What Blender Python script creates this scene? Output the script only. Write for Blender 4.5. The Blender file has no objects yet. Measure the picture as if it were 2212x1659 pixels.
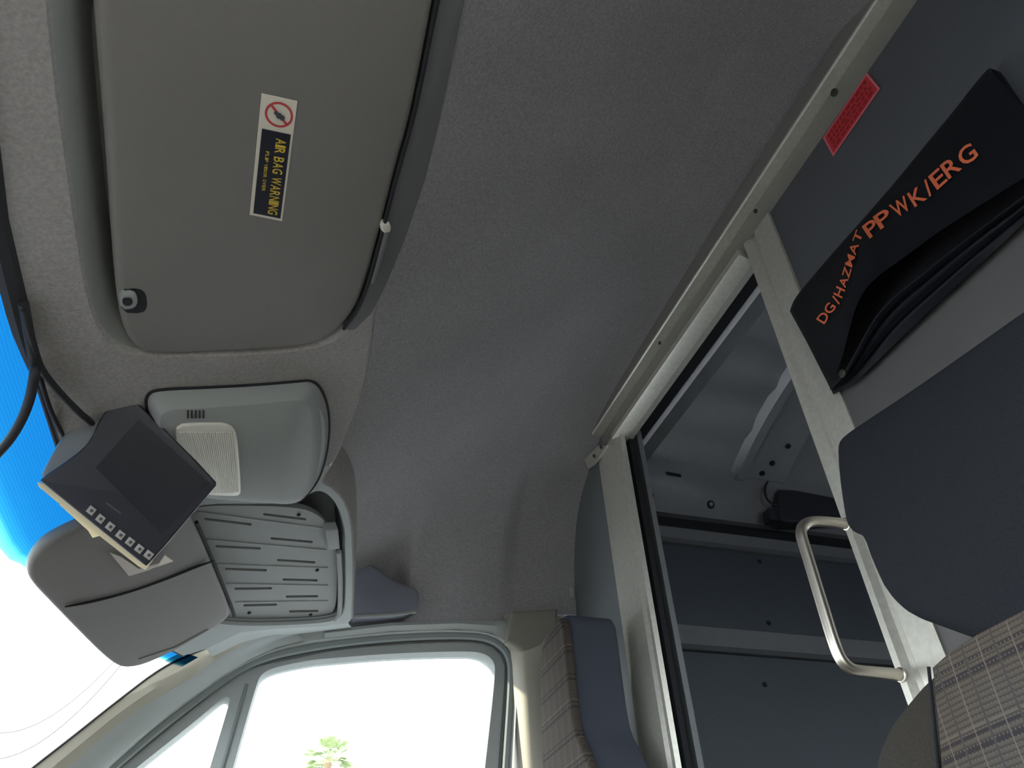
import bpy, bmesh, math, random
import numpy as np
from mathutils import Vector, Matrix
from mathutils.geometry import tessellate_polygon

random.seed(4)
S = bpy.context.scene
C = S.collection
# ------------------------------------------------------------------ camera, sky, sun, exposure
# van frame: X = rearwards, Y = towards the driver's (right) side, Z = up; the camera is the origin, held in the open passenger doorway
FPX = 1717.0
RX = np.array((0.9518, -0.3031, -0.0487)); RY = np.array((0.1581, 0.6198, -0.7688)); RF = np.array((0.2632, 0.7239, 0.6377))
RX /= np.linalg.norm(RX); RF -= RX * RF.dot(RX); RF /= np.linalg.norm(RF); RY = np.cross(RF, RX)
cam = bpy.data.cameras.new('camera'); camo = bpy.data.objects.new('camera', cam); C.objects.link(camo)
cam.sensor_fit = 'HORIZONTAL'; cam.sensor_width = 36.0; cam.lens = 36.0 * FPX / 2212.0
cam.clip_start = 0.02; cam.clip_end = 500
camo.matrix_world = Matrix(((RX[0], -RY[0], -RF[0], 0), (RX[1], -RY[1], -RF[1], 0), (RX[2], -RY[2], -RF[2], 0), (0, 0, 0, 1)))
S.camera = camo

wd = bpy.data.worlds.new('sky'); S.world = wd; wd.use_nodes = True
bg = wd.node_tree.nodes['Background']
bg.inputs['Color'].default_value = (0.91, 0.955, 1.0, 1); bg.inputs['Strength'].default_value = 3.6
sl = bpy.data.lights.new('sun', 'SUN'); sl.energy = 4.2; sl.angle = 0.03; sl.color = (1.0, 0.90, 0.70)
so = bpy.data.objects.new('sun', sl); C.objects.link(so)
so.rotation_euler = Vector((0.80, -0.40, -0.38)).to_track_quat('-Z', 'Y').to_euler()
S.view_settings.view_transform = 'Standard'; S.view_settings.look = 'None'
S.view_settings.exposure = 1.1; S.view_settings.gamma = 1.0; S.view_settings.use_curve_mapping = False

# ------------------------------------------------------------------ geometry helpers
def ray(px, py):
    return RX * (px - 1106.0) + RY * (py - 829.5) + RF * FPX
def on(px, py, n, d):                       # where the line of sight meets the plane n.p = d
    r = ray(px, py); return r * (d / np.dot(n, r))
def oX(px, py, x): return on(px, py, (1, 0, 0), x)
def oY(px, py, y): return on(px, py, (0, 1, 0), y)
HN = np.array((-0.4, 0.0, 1.0)); HD = 0.732          # plane of the front roof lining, rising to the rear
HU = np.array((0.4, 0.0, -1.0)) / math.hypot(0.4, 1)  # its normal into the cab
def oH(px, py, off=0.0):                     # the lining falls a little towards the driver's door
    p = on(px, py, HN, HD - off * math.hypot(0.4, 1))
    return p if p[1] < 1.15 else on(px, py, np.array((-.4, .1, 1.)), HD + .115 - off * math.hypot(0.4, 1))
def A(l): return [np.array(p, float) for p in l]

def resample(pts, n, closed=True):
    pts = A(pts)
    if closed: pts = pts + [pts[0]]
    seg = [np.linalg.norm(pts[i+1] - pts[i]) for i in range(len(pts)-1)]
    cum = np.concatenate(([0], np.cumsum(seg))); L = cum[-1]
    out = []
    for k in range(n):
        t = L * k / (n if closed else n - 1)
        i = min(max(int(np.searchsorted(cum, t, side='right')) - 1, 0), len(seg)-1)
        f = 0 if seg[i] == 0 else (t - cum[i]) / seg[i]
        out.append(pts[i] * (1 - f) + pts[i+1] * f)
    return out
def smooth(pts, closed=True, it=2):         # Chaikin corner cutting
    pts = A(pts)
    for _ in range(it):
        q = []
        n = len(pts)
        for i in range(n if closed else n - 1):
            a, b = pts[i], pts[(i+1) % n]
            q += [a * .75 + b * .25, a * .25 + b * .75]
        if not closed: q = [pts[0]] + q + [pts[-1]]
        pts = q
    return pts
def extend(pts, axis, val):                 # lengthen both ends of an open line in a straight run to axis = val
    pts = A(pts)
    def ex(a, b):
        d = b - a; t = (val - b[axis]) / d[axis]; return b + d * t
    return [ex(pts[1], pts[0])] + pts + [ex(pts[-2], pts[-1])]

class MB:
    def __init__(s): s.v = []; s.f = []
    def add(s, vs, fs):
        o = len(s.v); s.v += [tuple(map(float, p)) for p in vs]; s.f += [tuple(i + o for i in f) for f in fs]; return s
    def box(s, lo, hi):
        x0, y0, z0 = lo; x1, y1, z1 = hi
        return s.add([(x0,y0,z0),(x1,y0,z0),(x1,y1,z0),(x0,y1,z0),(x0,y0,z1),(x1,y0,z1),(x1,y1,z1),(x0,y1,z1)],
              [(0,3,2,1),(4,5,6,7),(0,1,5,4),(1,2,6,5),(2,3,7,6),(3,0,4,7)])
    def loft(s, loops, caps=(True, True), closed=True):
        n = len(loops[0]); vs = [p for l in loops for p in l]; fs = []
        for k in range(len(loops)-1):
            for i in range(n if closed else n - 1):
                j = (i+1) % n
                fs.append((k*n+i, k*n+j, (k+1)*n+j, (k+1)*n+i))
        s.add(vs, fs); o = len(s.v) - len(vs)
        for c, l, b in ((caps[0], loops[0], 0), (caps[1], loops[-1], (len(loops)-1)*n)):
            if c:
                for t in tessellate_polygon([[Vector(p) for p in l]]): s.f.append(tuple(o + b + i for i in t))
        return s
    def holes(s, outer, holes):             # flat polygon with holes
        rings = [outer] + holes; vs = [p for r in rings for p in r]
        return s.add(vs, [tuple(t) for t in tessellate_polygon([[Vector(p) for p in r] for r in rings])])
    def prism(s, poly, vec):
        vec = np.array(vec, float); return s.loft([A(poly), [p + vec for p in A(poly)]])
    def tube(s, path, r, n=10, closed=False):
        path = A(path); m = len(path); loops = []
        t0 = path[1] - path[0]; up = np.array((0, 0, 1.)) if abs(t0[2]) < .9 * np.linalg.norm(t0) else np.array((1., 0, 0))
        for i, p in enumerate(path):
            t = path[min(i+1, m-1)] - path[max(i-1, 0)]; t /= np.linalg.norm(t)
            a = np.cross(t, up); a /= np.linalg.norm(a); up = np.cross(a, t)
            rr = r[i] if hasattr(r, '__len__') else r
            loops.append([p + rr * (a * math.cos(2*math.pi*k/n) + up * math.sin(2*math.pi*k/n)) for k in range(n)])
        return s.loft(loops)
    def disc(s, c, nrm, r, h, n=16):        # short cylinder
        nrm = np.array(nrm, float); nrm /= np.linalg.norm(nrm)
        a = np.cross(nrm, (0.3, 0.5, 0.81)); a /= np.linalg.norm(a); b = np.cross(nrm, a); c = np.array(c, float)
        ring = [c + r * (a * math.cos(2*math.pi*k/n) + b * math.sin(2*math.pi*k/n)) for k in range(n)]
        return s.loft([ring, [p + nrm * h * .7 for p in ring], [c + (p - c) * .8 + nrm * h for p in ring]])
    def slab(s, outline, front, thick, rnd, n=96, bulge=0.0, rings=4):
        """rounded plate: outline on its front plane, front = unit normal of the seen face, thick goes the other way"""
        o = resample(outline, n); c = sum(o) / n; nf = np.array(front, float)
        nxt = [o[(i+1) % n] - o[i-1] for i in range(n)]
        inn = [np.cross(nf, t / np.linalg.norm(t)) for t in nxt]
        if np.dot(sum(np.dot(c - p, q) for p, q in zip(o, inn)), 1) < 0: inn = [-q for q in inn]
        L = []
        for k in range(rings + 1):
            a = math.pi / 2 * k / rings
            L.append([p + q * rnd * (1 - math.sin(a)) - nf * (thick - rnd * (1 - math.cos(a))) for p, q in zip(o, inn)])
        for k in range(rings + 1):
            a = math.pi / 2 * k / rings
            L.append([p + q * rnd * (1 - math.cos(a)) - nf * rnd * (1 - math.sin(a)) for p, q in zip(o, inn)])
        if bulge:
            last = L[-1]
            for f in (.85, .65, .4, .15): L.append([c + (p - c) * f + nf * bulge * (1 - f * f) for p in last])
        return s.loft(L)
    def build(s, name, m, parent=None, sm=True, ang=40):
        me = bpy.data.meshes.new(name); o = bpy.data.objects.new(name, me); C.objects.link(o)
        off = origin(parent)
        me.from_pydata([(x - off[0], y - off[1], z - off[2]) for x, y, z in s.v], [], s.f)
        bm = bmesh.new(); bm.from_mesh(me); bmesh.ops.recalc_face_normals(bm, faces=bm.faces); bm.to_mesh(me); bm.free()
        me.materials.append(m)
        if sm:
            me.polygons.foreach_set('use_smooth', [True] * len(me.polygons))
            try: me.set_sharp_from_angle(angle=math.radians(ang))
            except Exception: pass
        if parent: o.parent = parent
        return o
ORG = {}
def origin(o):
    while o is not None:
        if o.name in ORG: return ORG[o.name]
        o = o.parent
    return (0, 0, 0)
def tag(o, label=None, cat=None, group=None, kind=None):
    for k, v in (('label', label), ('category', cat), ('group', group), ('kind', kind)):
        if v: o[k] = v
    return o
def thing(name, label, cat, loc=(0, 0, 0), group=None, kind=None):
    o = bpy.data.objects.new(name, None); C.objects.link(o); o.location = [float(c) for c in loc]; o.empty_display_size = .05
    ORG[o.name] = tuple(float(c) for c in loc)
    return tag(o, label, cat, group, kind)

# ------------------------------------------------------------------ materials
def lin(c): return tuple((x/12.92 if x <= .04045 else ((x+.055)/1.055)**2.4) for x in [v/255 for v in c]) + (1,)
def mat(name, rgb, rough=.6, metal=0., spot=0., scale=300., bump=0., bscale=None, spec=.4, dirt=0., sheen=0.):
    m = bpy.data.materials.new(name); m.use_nodes = True; nt = m.node_tree; b = nt.nodes['Principled BSDF']
    b.inputs['Base Color'].default_value = lin(rgb); b.inputs['Roughness'].default_value = rough; b.inputs['Metallic'].default_value = metal
    b.inputs['Specular IOR Level'].default_value = spec
    if sheen: b.inputs['Sheen Weight'].default_value = sheen
    tc = nt.nodes.new('ShaderNodeTexCoord')
    def noise(sc, det=2.):
        n = nt.nodes.new('ShaderNodeTexNoise'); n.inputs['Scale'].default_value = sc; n.inputs['Detail'].default_value = det
        nt.links.new(tc.outputs['Object'], n.inputs['Vector']); return n
    col = None
    if spot:
        n = noise(scale); r = nt.nodes.new('ShaderNodeValToRGB'); c = lin(rgb)
        r.color_ramp.elements[0].position = .32; r.color_ramp.elements[1].position = .68
        r.color_ramp.elements[0].color = tuple(x * (1 - spot) for x in c[:3]) + (1,); r.color_ramp.elements[1].color = tuple(min(1, x * (1 + spot)) for x in c[:3]) + (1,)
        nt.links.new(n.outputs['Fac'], r.inputs['Fac']); col = r.outputs['Color']
    if dirt:
        n2 = noise(7., 6.); mx = nt.nodes.new('ShaderNodeMix'); mx.data_type = 'RGBA'; mx.blend_type = 'MULTIPLY'
        mr = nt.nodes.new('ShaderNodeMapRange'); mr.inputs[1].default_value = .35; mr.inputs[2].default_value = .7; mr.inputs[3].default_value = 1 - dirt; mr.inputs[4].default_value = 1 + dirt * .3
        nt.links.new(n2.outputs['Fac'], mr.inputs[0]); mx.inputs[0].default_value = 1.
        if col: nt.links.new(col, mx.inputs[6])
        else: mx.inputs[6].default_value = lin(rgb)
        nt.links.new(mr.outputs[0], mx.inputs[7]); col = mx.outputs[2]
    if col: nt.links.new(col, b.inputs['Base Color'])
    if bump:
        n3 = noise(bscale or scale); bp = nt.nodes.new('ShaderNodeBump'); bp.inputs['Strength'].default_value = bump; bp.inputs['Distance'].default_value = .002
        nt.links.new(n3.outputs['Fac'], bp.inputs['Height']); nt.links.new(bp.outputs['Normal'], b.inputs['Normal'])
    return m
M = dict(
    liner=mat('headliner_fabric', (157, 154, 156), .95, spot=.13, scale=230, bump=.5, dirt=.06, spec=.1),
    fabric=mat('header_fabric', (152, 148, 146), .95, spot=.11, scale=240, bump=.5, dirt=.08, spec=.1),
    plastic=mat('grey_plastic', (138, 140, 138), .62, spot=.04, scale=900, bump=.08, spec=.35),
    plastic_dim=mat('door_trim_plastic', (164, 169, 167), .7, spot=.04, scale=900, bump=.08, spec=.2),
    pillar=mat('pillar_plastic', (168, 164, 150), .55, spot=.03, scale=900, bump=.06, spec=.3),
    visor=mat('visor_vinyl', (118, 115, 111), .6, spot=.03, scale=900, bump=.12, dirt=.03, spec=.25),
    shade_rod=mat('wall_shade_and_rod_grey', (92, 91, 92), .6),  # carries the shade of the pocket wall; also colours the pivot rod
    anchor=mat('anchor_cover_plastic', (140, 136, 126), .6),
    shelf=mat('scoop_shade', (116, 119, 130), .7),  # shade of the scoop put into a darker colour
    drvblack=mat('driver_seat_cloth', (70, 74, 84), .9, spec=.1),
    face_shade=mat('rail_face_shade', (128, 125, 121), .6),  # shaded copy of the rail metal for its upper facet
    web_shade=mat('rail_web_shade', (156, 154, 145), .5, .3, spot=.04, scale=120),  # slightly shaded copy of the rail metal for its middle facet
    rubber=mat('black_rubber', (34, 34, 38), .6),
    iseal=mat('inner_seal_rubber', (80, 84, 84), .5),
    seal=mat('door_seal_rubber', (132, 138, 138), .85, spec=.15),
    black=mat('black_plastic', (42, 43, 50), .42, spot=.05, scale=600, bump=.05),
    screen=mat('dark_screen', (38, 40, 46), .22, spec=.5),
    button=mat('button_plastic', (150, 146, 142), .5),
    buttonmark=mat('button_mark', (70, 66, 68), .5),
    dark=mat('dark_gap', (26, 27, 32), .8),
    alu=mat('brushed_aluminium', (208, 206, 196), .38, .45, spot=.06, scale=120, bump=.05, dirt=.06),
    steel=mat('stainless_tube', (222, 214, 202), .33, 1., spot=.02, scale=200),
    screw=mat('dull_screw', (90, 86, 80), .5, .8),
    dpanel=mat('dark_partition_panel', (86, 88, 93), .6, spot=.04, scale=400, dirt=.05),
    lpanel=mat('light_partition_panel', (92, 90, 90), .6, spot=.03, scale=400, dirt=.05),
    spanel=mat('side_panel_grey', (112, 116, 119), .5, spot=.03, scale=400),
    cargo=mat('cargo_painted_steel', (136, 137, 140), .45, spot=.03, scale=60, dirt=.08),
    cargo2=mat('cargo_rail_paint', (114, 115, 118), .5, spot=.03, scale=60, dirt=.08),
    cpanel=mat('cargo_lining_panel', (72, 78, 86), .6, spot=.05, scale=200, dirt=.06),
    pouch=mat('black_pouch_vinyl', (19, 21, 27), .5, spot=.06, scale=500, bump=.12, spec=.2),
    pouchin=mat('pouch_inner', (22, 23, 28), .7),
    orange=mat('orange_print', (235, 118, 78), .6),
    red=mat('red_sticker', (205, 58, 66), .5), redlight=mat('red_sticker_border', (226, 120, 130), .5), reddark=mat('red_sticker_print', (160, 40, 46), .5),
    seatblack=mat('seat_black_cloth', (35, 37, 41), .95, spot=.12, scale=500, bump=.2, spec=.1),
    seatgrey=mat('seat_grey_cloth', (50, 47, 43), .95, spot=.15, scale=500, bump=.3, spec=.1),
    white=mat('label_white', (214, 206, 190), .5), lblack=mat('label_black', (28, 30, 42), .45), yellow=mat('label_yellow', (206, 176, 60), .5),
    lred=mat('label_red', (190, 60, 66), .5), lgrey=mat('label_symbol', (70, 74, 78), .5),
    card=mat('cream_card', (240, 226, 190), .7, spot=.04, scale=60), tape=mat('masking_tape', (196, 186, 178), .7),
    trunk=mat('palm_trunk', (150, 130, 105), .9, spot=.2, scale=20), frond=mat('palm_frond', (150, 166, 120), .6, spot=.2, scale=6),
    wire=mat('overhead_wire', (105, 105, 98), .6), ground=mat('asphalt', (138, 140, 145), .9, spot=.15, scale=40),
    dash=mat('dash_plastic', (116, 117, 121), .7, spot=.05, scale=300),
    floor=mat('cab_floor_rubber', (96, 94, 90), .8),
)
def lens_mat():
    m = mat('frosted_lens', (206, 202, 190), .35); b = m.node_tree.nodes['Principled BSDF']; b.inputs['Subsurface Weight'].default_value = .3
    b.inputs['Subsurface Radius'].default_value = (.01, .01, .01); return m
M['lens'] = lens_mat()
def glass_mat(name, band):
    m = bpy.data.materials.new(name); m.use_nodes = True; nt = m.node_tree; nt.nodes.clear()
    out = nt.nodes.new('ShaderNodeOutputMaterial'); tr = nt.nodes.new('ShaderNodeBsdfTransparent'); gl = nt.nodes.new('ShaderNodeBsdfGlossy')
    gl.inputs['Roughness'].default_value = .02; fr = nt.nodes.new('ShaderNodeLayerWeight'); fr.inputs['Blend'].default_value = .03
    mx = nt.nodes.new('ShaderNodeMixShader'); nt.links.new(fr.outputs[0], mx.inputs[0]); nt.links.new(tr.outputs[0], mx.inputs[1]); nt.links.new(gl.outputs[0], mx.inputs[2])
    nt.links.new(mx.outputs[0], out.inputs[0]); tr.inputs[0].default_value = (.96, .98, .97, 1)
    if band:     # the sun band moulded in the top of the windscreen; uv.y = metres below the upper edge
        uv = nt.nodes.new('ShaderNodeUVMap'); sep = nt.nodes.new('ShaderNodeSeparateXYZ'); nt.links.new(uv.outputs[0], sep.inputs[0])
        r = nt.nodes.new('ShaderNodeValToRGB'); e = r.color_ramp.elements
        stops = [(0.0, (.0018, .042, .120)), (.30, (.0022, .047, .126)), (.46, (.003, .055, .135)), (.58, (.006, .085, .18)), (.70, (.06, .28, .42)), (.82, (.96, .98, .97))]
        e[0].position = stops[0][0]; e[0].color = stops[0][1] + (1,); e[1].position = stops[-1][0]; e[1].color = stops[-1][1] + (1,)
        for p, c in stops[1:-1]:
            k = e.new(p); k.color = c + (1,)
        ml = nt.nodes.new('ShaderNodeMath'); ml.operation = 'MULTIPLY'; ml.inputs[1].default_value = 6.6
        nt.links.new(sep.outputs[1], ml.inputs[0]); nt.links.new(ml.outputs[0], r.inputs['Fac'])
        vo = nt.nodes.new('ShaderNodeTexVoronoi'); vo.inputs['Scale'].default_value = 260; vo.inputs['Randomness'].default_value = 0.
        nt.links.new(uv.outputs[0], vo.inputs['Vector'])
        mr = nt.nodes.new('ShaderNodeMapRange'); mr.inputs[1].default_value = .25; mr.inputs[2].default_value = .5; mr.inputs[3].default_value = 1.; mr.inputs[4].default_value = .82
        nt.links.new(vo.outputs['Distance'], mr.inputs[0])
        mc = nt.nodes.new('ShaderNodeMix'); mc.data_type = 'RGBA'; mc.blend_type = 'MULTIPLY'; mc.inputs[0].default_value = 1.
        nt.links.new(r.outputs[0], mc.inputs[6]); nt.links.new(mr.outputs[0], mc.inputs[7]); nt.links.new(mc.outputs[2], tr.inputs[0])
    return m
M['glass'] = glass_mat('clear_glass', False); M['wglass'] = glass_mat('windscreen_glass', True)
def plaid_mat():
    m = bpy.data.materials.new('plaid_cloth'); m.use_nodes = True; nt = m.node_tree; b = nt.nodes['Principled BSDF']
    b.inputs['Roughness'].default_value = .95; b.inputs['Specular IOR Level'].default_value = .1
    tc = nt.nodes.new('ShaderNodeTexCoord'); sep = nt.nodes.new('ShaderNodeSeparateXYZ'); nt.links.new(tc.outputs['Object'], sep.inputs[0])
    def math_(op, a, b_):
        n = nt.nodes.new('ShaderNodeMath'); n.operation = op
        for i, x in enumerate((a, b_)):
            if x is None: continue
            if isinstance(x, (int, float)): n.inputs[i].default_value = x
            else: nt.links.new(x, n.inputs[i])
        return n.outputs[0]
    def band(src, period, width, phase=0.):
        f = math_('FRACT', math_('ADD', math_('DIVIDE', src, period), phase), None)
        return math_('LESS_THAN', f, width)
    z, y = sep.outputs[2], sep.outputs[1]
    def layer(prev, fac, col):
        mx = nt.nodes.new('ShaderNodeMix'); mx.data_type = 'RGBA'; nt.links.new(fac, mx.inputs[0])
        if isinstance(prev, tuple): mx.inputs[6].default_value = prev
        else: nt.links.new(prev, mx.inputs[6])
        mx.inputs[7].default_value = col; return mx.outputs[2]
    c = layer(lin((74, 68, 62)), band(z, .0048, .42), lin((61, 56, 51)))
    c = layer(c, band(z, .055, .10), lin((48, 45, 46)))
    c = layer(c, band(z, .055, .05, .80), lin((48, 45, 46)))
    c = layer(c, band(z, .110, .02, .35), lin((84, 77, 71)))
    c = layer(c, band(y, .034, .035), lin((94, 86, 80)))
    c = layer(c, band(y, .034, .08, .5), lin((62, 58, 57)))
    c = layer(c, math_('MULTIPLY', band(y, .0042, .4), band(z, .0048, .3, .2)), lin((80, 74, 68)))
    nt.links.new(c, b.inputs['Base Color'])
    return m
M['plaid'] = plaid_mat()

def glyph(ch):                               # outline of one character, its box centred on the origin, as triangles
    cu = bpy.data.curves.new('g', 'FONT'); cu.body = ch; cu.resolution_u = 3; cu.offset = .014; o = bpy.data.objects.new('g', cu); C.objects.link(o)
    bpy.context.view_layer.update(); me = o.evaluated_get(bpy.context.evaluated_depsgraph_get()).to_mesh()
    v = [(p.co.x, p.co.y) for p in me.vertices]; f = [tuple(p.vertices) for p in me.polygons]
    o.evaluated_get(bpy.context.evaluated_depsgraph_get()).to_mesh_clear(); bpy.data.objects.remove(o); bpy.data.curves.remove(cu)
    return v, f

# ================================================================== STRUCTURE
# ---- windscreen
def front_x(y): return float(np.interp(y, (-.30, -.10, 0.10, .35, .59, .80, .95, 1.15, 1.35, 1.50, 1.62, 1.72, 1.80), (-.10, -.20, -.245, -.273, -.285, -.281, -.273, -.262, -.238, -.205, -.160, -.105, -.05)))
def front_pt(y, dx=0., dz=0.): x = front_x(y); return np.array((x + dx, y, HD + .4 * x - .1 * max(0, y - 1.15) + dz))
GDIR = np.array((-.80, 0., -.60))
NY, NS = 60, 40
ws = MB(); rows = []; uvs = []
for j in range(NS + 1):
    for i in range(NY + 1):
        y = -.28 + (1.75 + .28) * i / NY; s = 1.05 * j / NS
        rows.append(front_pt(y, -.012, .012) + GDIR * s + np.array((0, (y - 1.0) * .09 * s, 0))); uvs.append((y, s * (1 + 2.4 * max(0, (y - 1.2) / .55))))
ws.add(rows, [(j*(NY+1)+i, j*(NY+1)+i+1, (j+1)*(NY+1)+i+1, (j+1)*(NY+1)+i) for j in range(NS) for i in range(NY)])
w = ws.build('window_1', M['wglass']); tag(w, kind='structure', label='windscreen with a blue shade band along its top')
ul = w.data.uv_layers.new(name='UVMap')
for lp in w.data.loops: ul.data[lp.index].uv = uvs[lp.vertex_index]
# rubber strip along the top of the glass
tag(MB().tube([front_pt(-.26 + 1.96 * k / 60, -.006, .004) for k in range(61)], [.013 - .009 * min(1, max(0, (-.26 + 1.96 * k / 60 - .74) / .10)) for k in range(61)], 8).build('trim_1', M['rubber']), kind='structure', label='black rubber strip along the windscreen top')

# ---- side lines of the driver's door aperture, taken on the plane of the door
L2 = extend([oY(*p, 1.845) for p in [(231,1659),(326,1573),(398,1518),(481,1460),(543,1424),(600,1400),(651,1388),(700,1381),(845,1365),(989,1360),(1062,1367),(1098,1389),(1116,1418),(1118,1475),(1109,1659)]], 2, -.02)
L3 = extend([oY(*p, 1.885) for p in [(253,1659),(330,1595),(452,1497),(506,1453),(564,1431),(651,1415),(700,1403),(845,1387),(1018,1381),(1062,1390),(1091,1418),(1096,1457),(1080,1659)]], 2, -.02)
G1 = [oY(*p, 1.90) for p in [(503,1659),(553,1482),(564,1460),(593,1446),(669,1431),(700,1428),(845,1416),(1007,1411),(1044,1416),(1063,1432),(1067,1457),(1044,1659)]]
G2 = [oY(*p, 1.90) for p in [(300,1659),(427,1558),(478,1514),(488,1509),(496,1513),(495,1523),(454,1659)]]
G1 = extend(G1, 2, .22); G2 = extend(G2, 2, .22)
L2s = smooth(L2, False, 2); L3s = smooth(L3, False, 2)
d1 = thing('door_1', 'driver side front door with a framed window and quarter light', None, (.3, 1.9, -.4), kind='structure')
G1s, G2s = smooth(G1, True, 2), smooth(G2, True, 2)
def setY(pts, y): return [np.array((p[0], y, p[2])) for p in pts]
fr = MB(); fr.holes(setY(L3s, 1.885), [setY(G1s, 1.885), setY(G2s, 1.885)])
for g in (G1s, G2s): fr.loft([setY(g, 1.885), setY([p + (np.mean(g, axis=0) - p) * .012 for p in g], 1.897), setY([p + (np.mean(g, axis=0) - p) * .016 for p in g], 1.93)], (False, False))
fr.build('frame', M['plastic_dim'], d1)
for g, nm in ((G1s, 'window_pane'), (G2s, 'quarter_pane')):
    MB().prism(setY(g, 1.915), (0, .004, 0)).build(nm, M['glass'], d1, sm=False)
dv = [oY(*p, 1.884) for p in [(533,1478),(522,1515),(480,1659)]]
MB().tube(extend(dv, 2, .23)[1:], .004, 8).build('division_bar', M['seal'], d1)
MB().tube(smooth([p*.5 + q*.5 for p, q in zip(resample(L2s, 80, False), resample(L3s, 80, False))], False, 1), .0105, 8).build('door_seal', M['seal'], d1)
MB().tube([q + np.array((0, -.004, 0)) for q in resample(L3s, 80, False)], .006, 8).build('inner_seal', M['iseal'], d1)
MB().loft([resample(L2s, 90, False), [p + np.array((0, .012, 0)) for p in resample(L3s, 90, False)]], (False, False), closed=False).build('seal_channel', M['plastic_dim'], d1)
lp = MB().box((-.9, 1.86, -.55), (.66, 1.93, -.02)); lp.box((-.62, 1.875, -.02), (.64, 1.93, .205)); lp.build('door_panel', M['dash'], d1, sm=False)

tag(MB().box((-.05, 1.955, .78), (.9, 1.97, 1.50)).box((.68, 1.955, -.55), (.9, 1.97, .8)).build('wall_right', M['cargo'], sm=False), kind='structure', label='outer body side behind the roof lining')

tag(MB().box((-.4, -.32, 1.50), (3.45, 1.97, 1.52)).build('ceiling_outer', M['cargo'], sm=False), kind='structure', label='outer roof skin of the van')

# ---- main roof lining
edge_px = [(1905,5),(1850,50),(1740,165),(1690,262),(1600,412),(1500,578),(1440,678),(1385,768),(1330,858),(1290,938),(1270,1000),(1247,1080),(1237,1150),(1233,1230),(1235,1310)]
EP = [oX(*p, .80) for p in edge_px]
right = [(p[1], p[2]) for p in EP if p[1] > 1.04]
right = sorted(right)
zc = max(z for _, z in right)
prof_r = [(1.04, zc + .004)] + [(y, z) for y, z in right]          # half cross section at the partition
prof_r = [(y, z) for y, z in prof_r if z > .80] + [(1.852, .79)]
left = sorted((p[1], p[2]) for p in EP if p[1] < 1.0)
prof = [(-.295, .80), (-.27, .95), (-.16, 1.08), (.02, 1.17), (.20, 1.225)] + left + prof_r
prof = resample(smooth([(0, y, z) for y, z in prof], False, 2), 121, False)
zlow = lambda x: float(np.interp(x, (.02, .12, .22, .5, .60, .64, .90), (.705, .757, .778, .793, .80, .855, .87)))
zl = [p for p in L2s]
def ceil_h(x):                                                    # how far the section has risen at x
    t = min(max((x - .05) / .75, 0), 1); return .17 + .83 * (1 - (1 - t) ** 1.35)
NX = 90; vs = []
ZR0 = .79; HR = zc - ZR0
for i in range(NX + 1):
    x = .02 + (.815 - .02) * i / NX; zb = zlow(x); s = ceil_h(x)
    top = zc * s + (1 - s) * .74
    for p in prof:
        k = (p[2] - ZR0) / HR
        y = p[1]; z = zb + (top - zb) * max(0, k)
        # scooped shelf above the driver's door, just behind the sun visor pocket
        if y > 1.5:
            a = 1 / (1 + math.exp(-(x - .150) / .005)) * 1 / (1 + math.exp((x - .345) / .005))
            q = (k - .06) / .02; b = 1 / (1 + math.exp(-max(-30, min(30, q)))) * 1 / (1 + math.exp(max(-30, min(30, (k - .66) / .07))))
            y += .085 * a * b; z += .01 * a * b
        vs.append((x, y, z))
n = len(prof)
tag(MB().add(vs, [(i*n+j, i*n+j+1, (i+1)*n+j+1, (i+1)*n+j) for i in range(NX) for j in range(n-1)]).build('ceiling', M['liner'], ang=60), kind='structure', label='grey speckled cloth roof lining of the cab')

# ---- front roof lining (carries sun visors and lamp console)
front_edge = [front_pt(y) for y in np.linspace(-.27, 1.69, 60)]
pocketL_px = [(97,-60),(97,0),(113,150),(133,300),(158,480),(183,630),(205,702),(240,750),(300,773),(450,770),(600,765),(700,750),(750,722),(790,670),(820,612),(860,505),(905,365),(950,180),(988,0),(996,-60),(985,-200),(920,-270),(260,-270),(140,-200)]
rear_px = [(1030,-300),(1008,-60),(1000,0),(962,180),(915,380),(868,520),(826,622),(803,672),(797,740),(785,810),(770,870),(742,948),(715,1005),(688,1044),(715,1052),(742,1082),(757,1125),(761,1200),(760,1290),(758,1338)]
pocketR_px = [(420,1093),(520,1092),(640,1095),(690,1112),(718,1145),(728,1190),(728,1290),(722,1322),(700,1338),(640,1347),(520,1350),(440,1340),(330,1250),(330,1130)]
rear = smooth([oH(*p) for p in rear_px], False, 2)
rear = [np.array((.085, -.27, HD + .034))] + rear
side_edge = [oH(*p) for p in [(445,1402),(520,1366),(600,1358),(700,1353),(752,1346)]]
outer = front_edge + side_edge + rear[::-1]
cavR_px = [(420,1088),(560,1088),(640,1088),(662,1070),(690,1057),(718,1074),(740,1112),(747,1160),(748,1200),(748,1290),(744,1325),(722,1343),(640,1350),(520,1353),(440,1343),(330,1250),(330,1130)]
pkL = smooth([oH(*p) for p in pocketL_px]); pkR = smooth([oH(*p) for p in cavR_px]); pkF = smooth([oH(*p, -.014) for p in pocketR_px])
def cut(line, y):                            # split an open line where it crosses Y = y
    for i in range(len(line) - 1):
        a, b = line[i], line[i+1]
        if (a[1] - y) * (b[1] - y) <= 0 and a[1] != b[1]:
            m = a + (b - a) * (y - a[1]) / (b[1] - a[1]); m[2] = HD + .4 * m[0]; return line[:i+1] + [m], [m] + line[i+1:]
fa, fb = cut(front_edge, 1.15); ra_, rb_ = cut(rear, 1.15)
hp = MB().holes(fa + ra_[::-1], [pkL])
# rolled rear lip that turns up to the main lining
hp.loft([rear, [p + np.array((.003, 0, .002)) for p in rear], [p + np.array((.005, 0, .010)) for p in rear], [p + np.array((.002, 0, .10)) for p in rear]], (False, False), closed=False)
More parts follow.
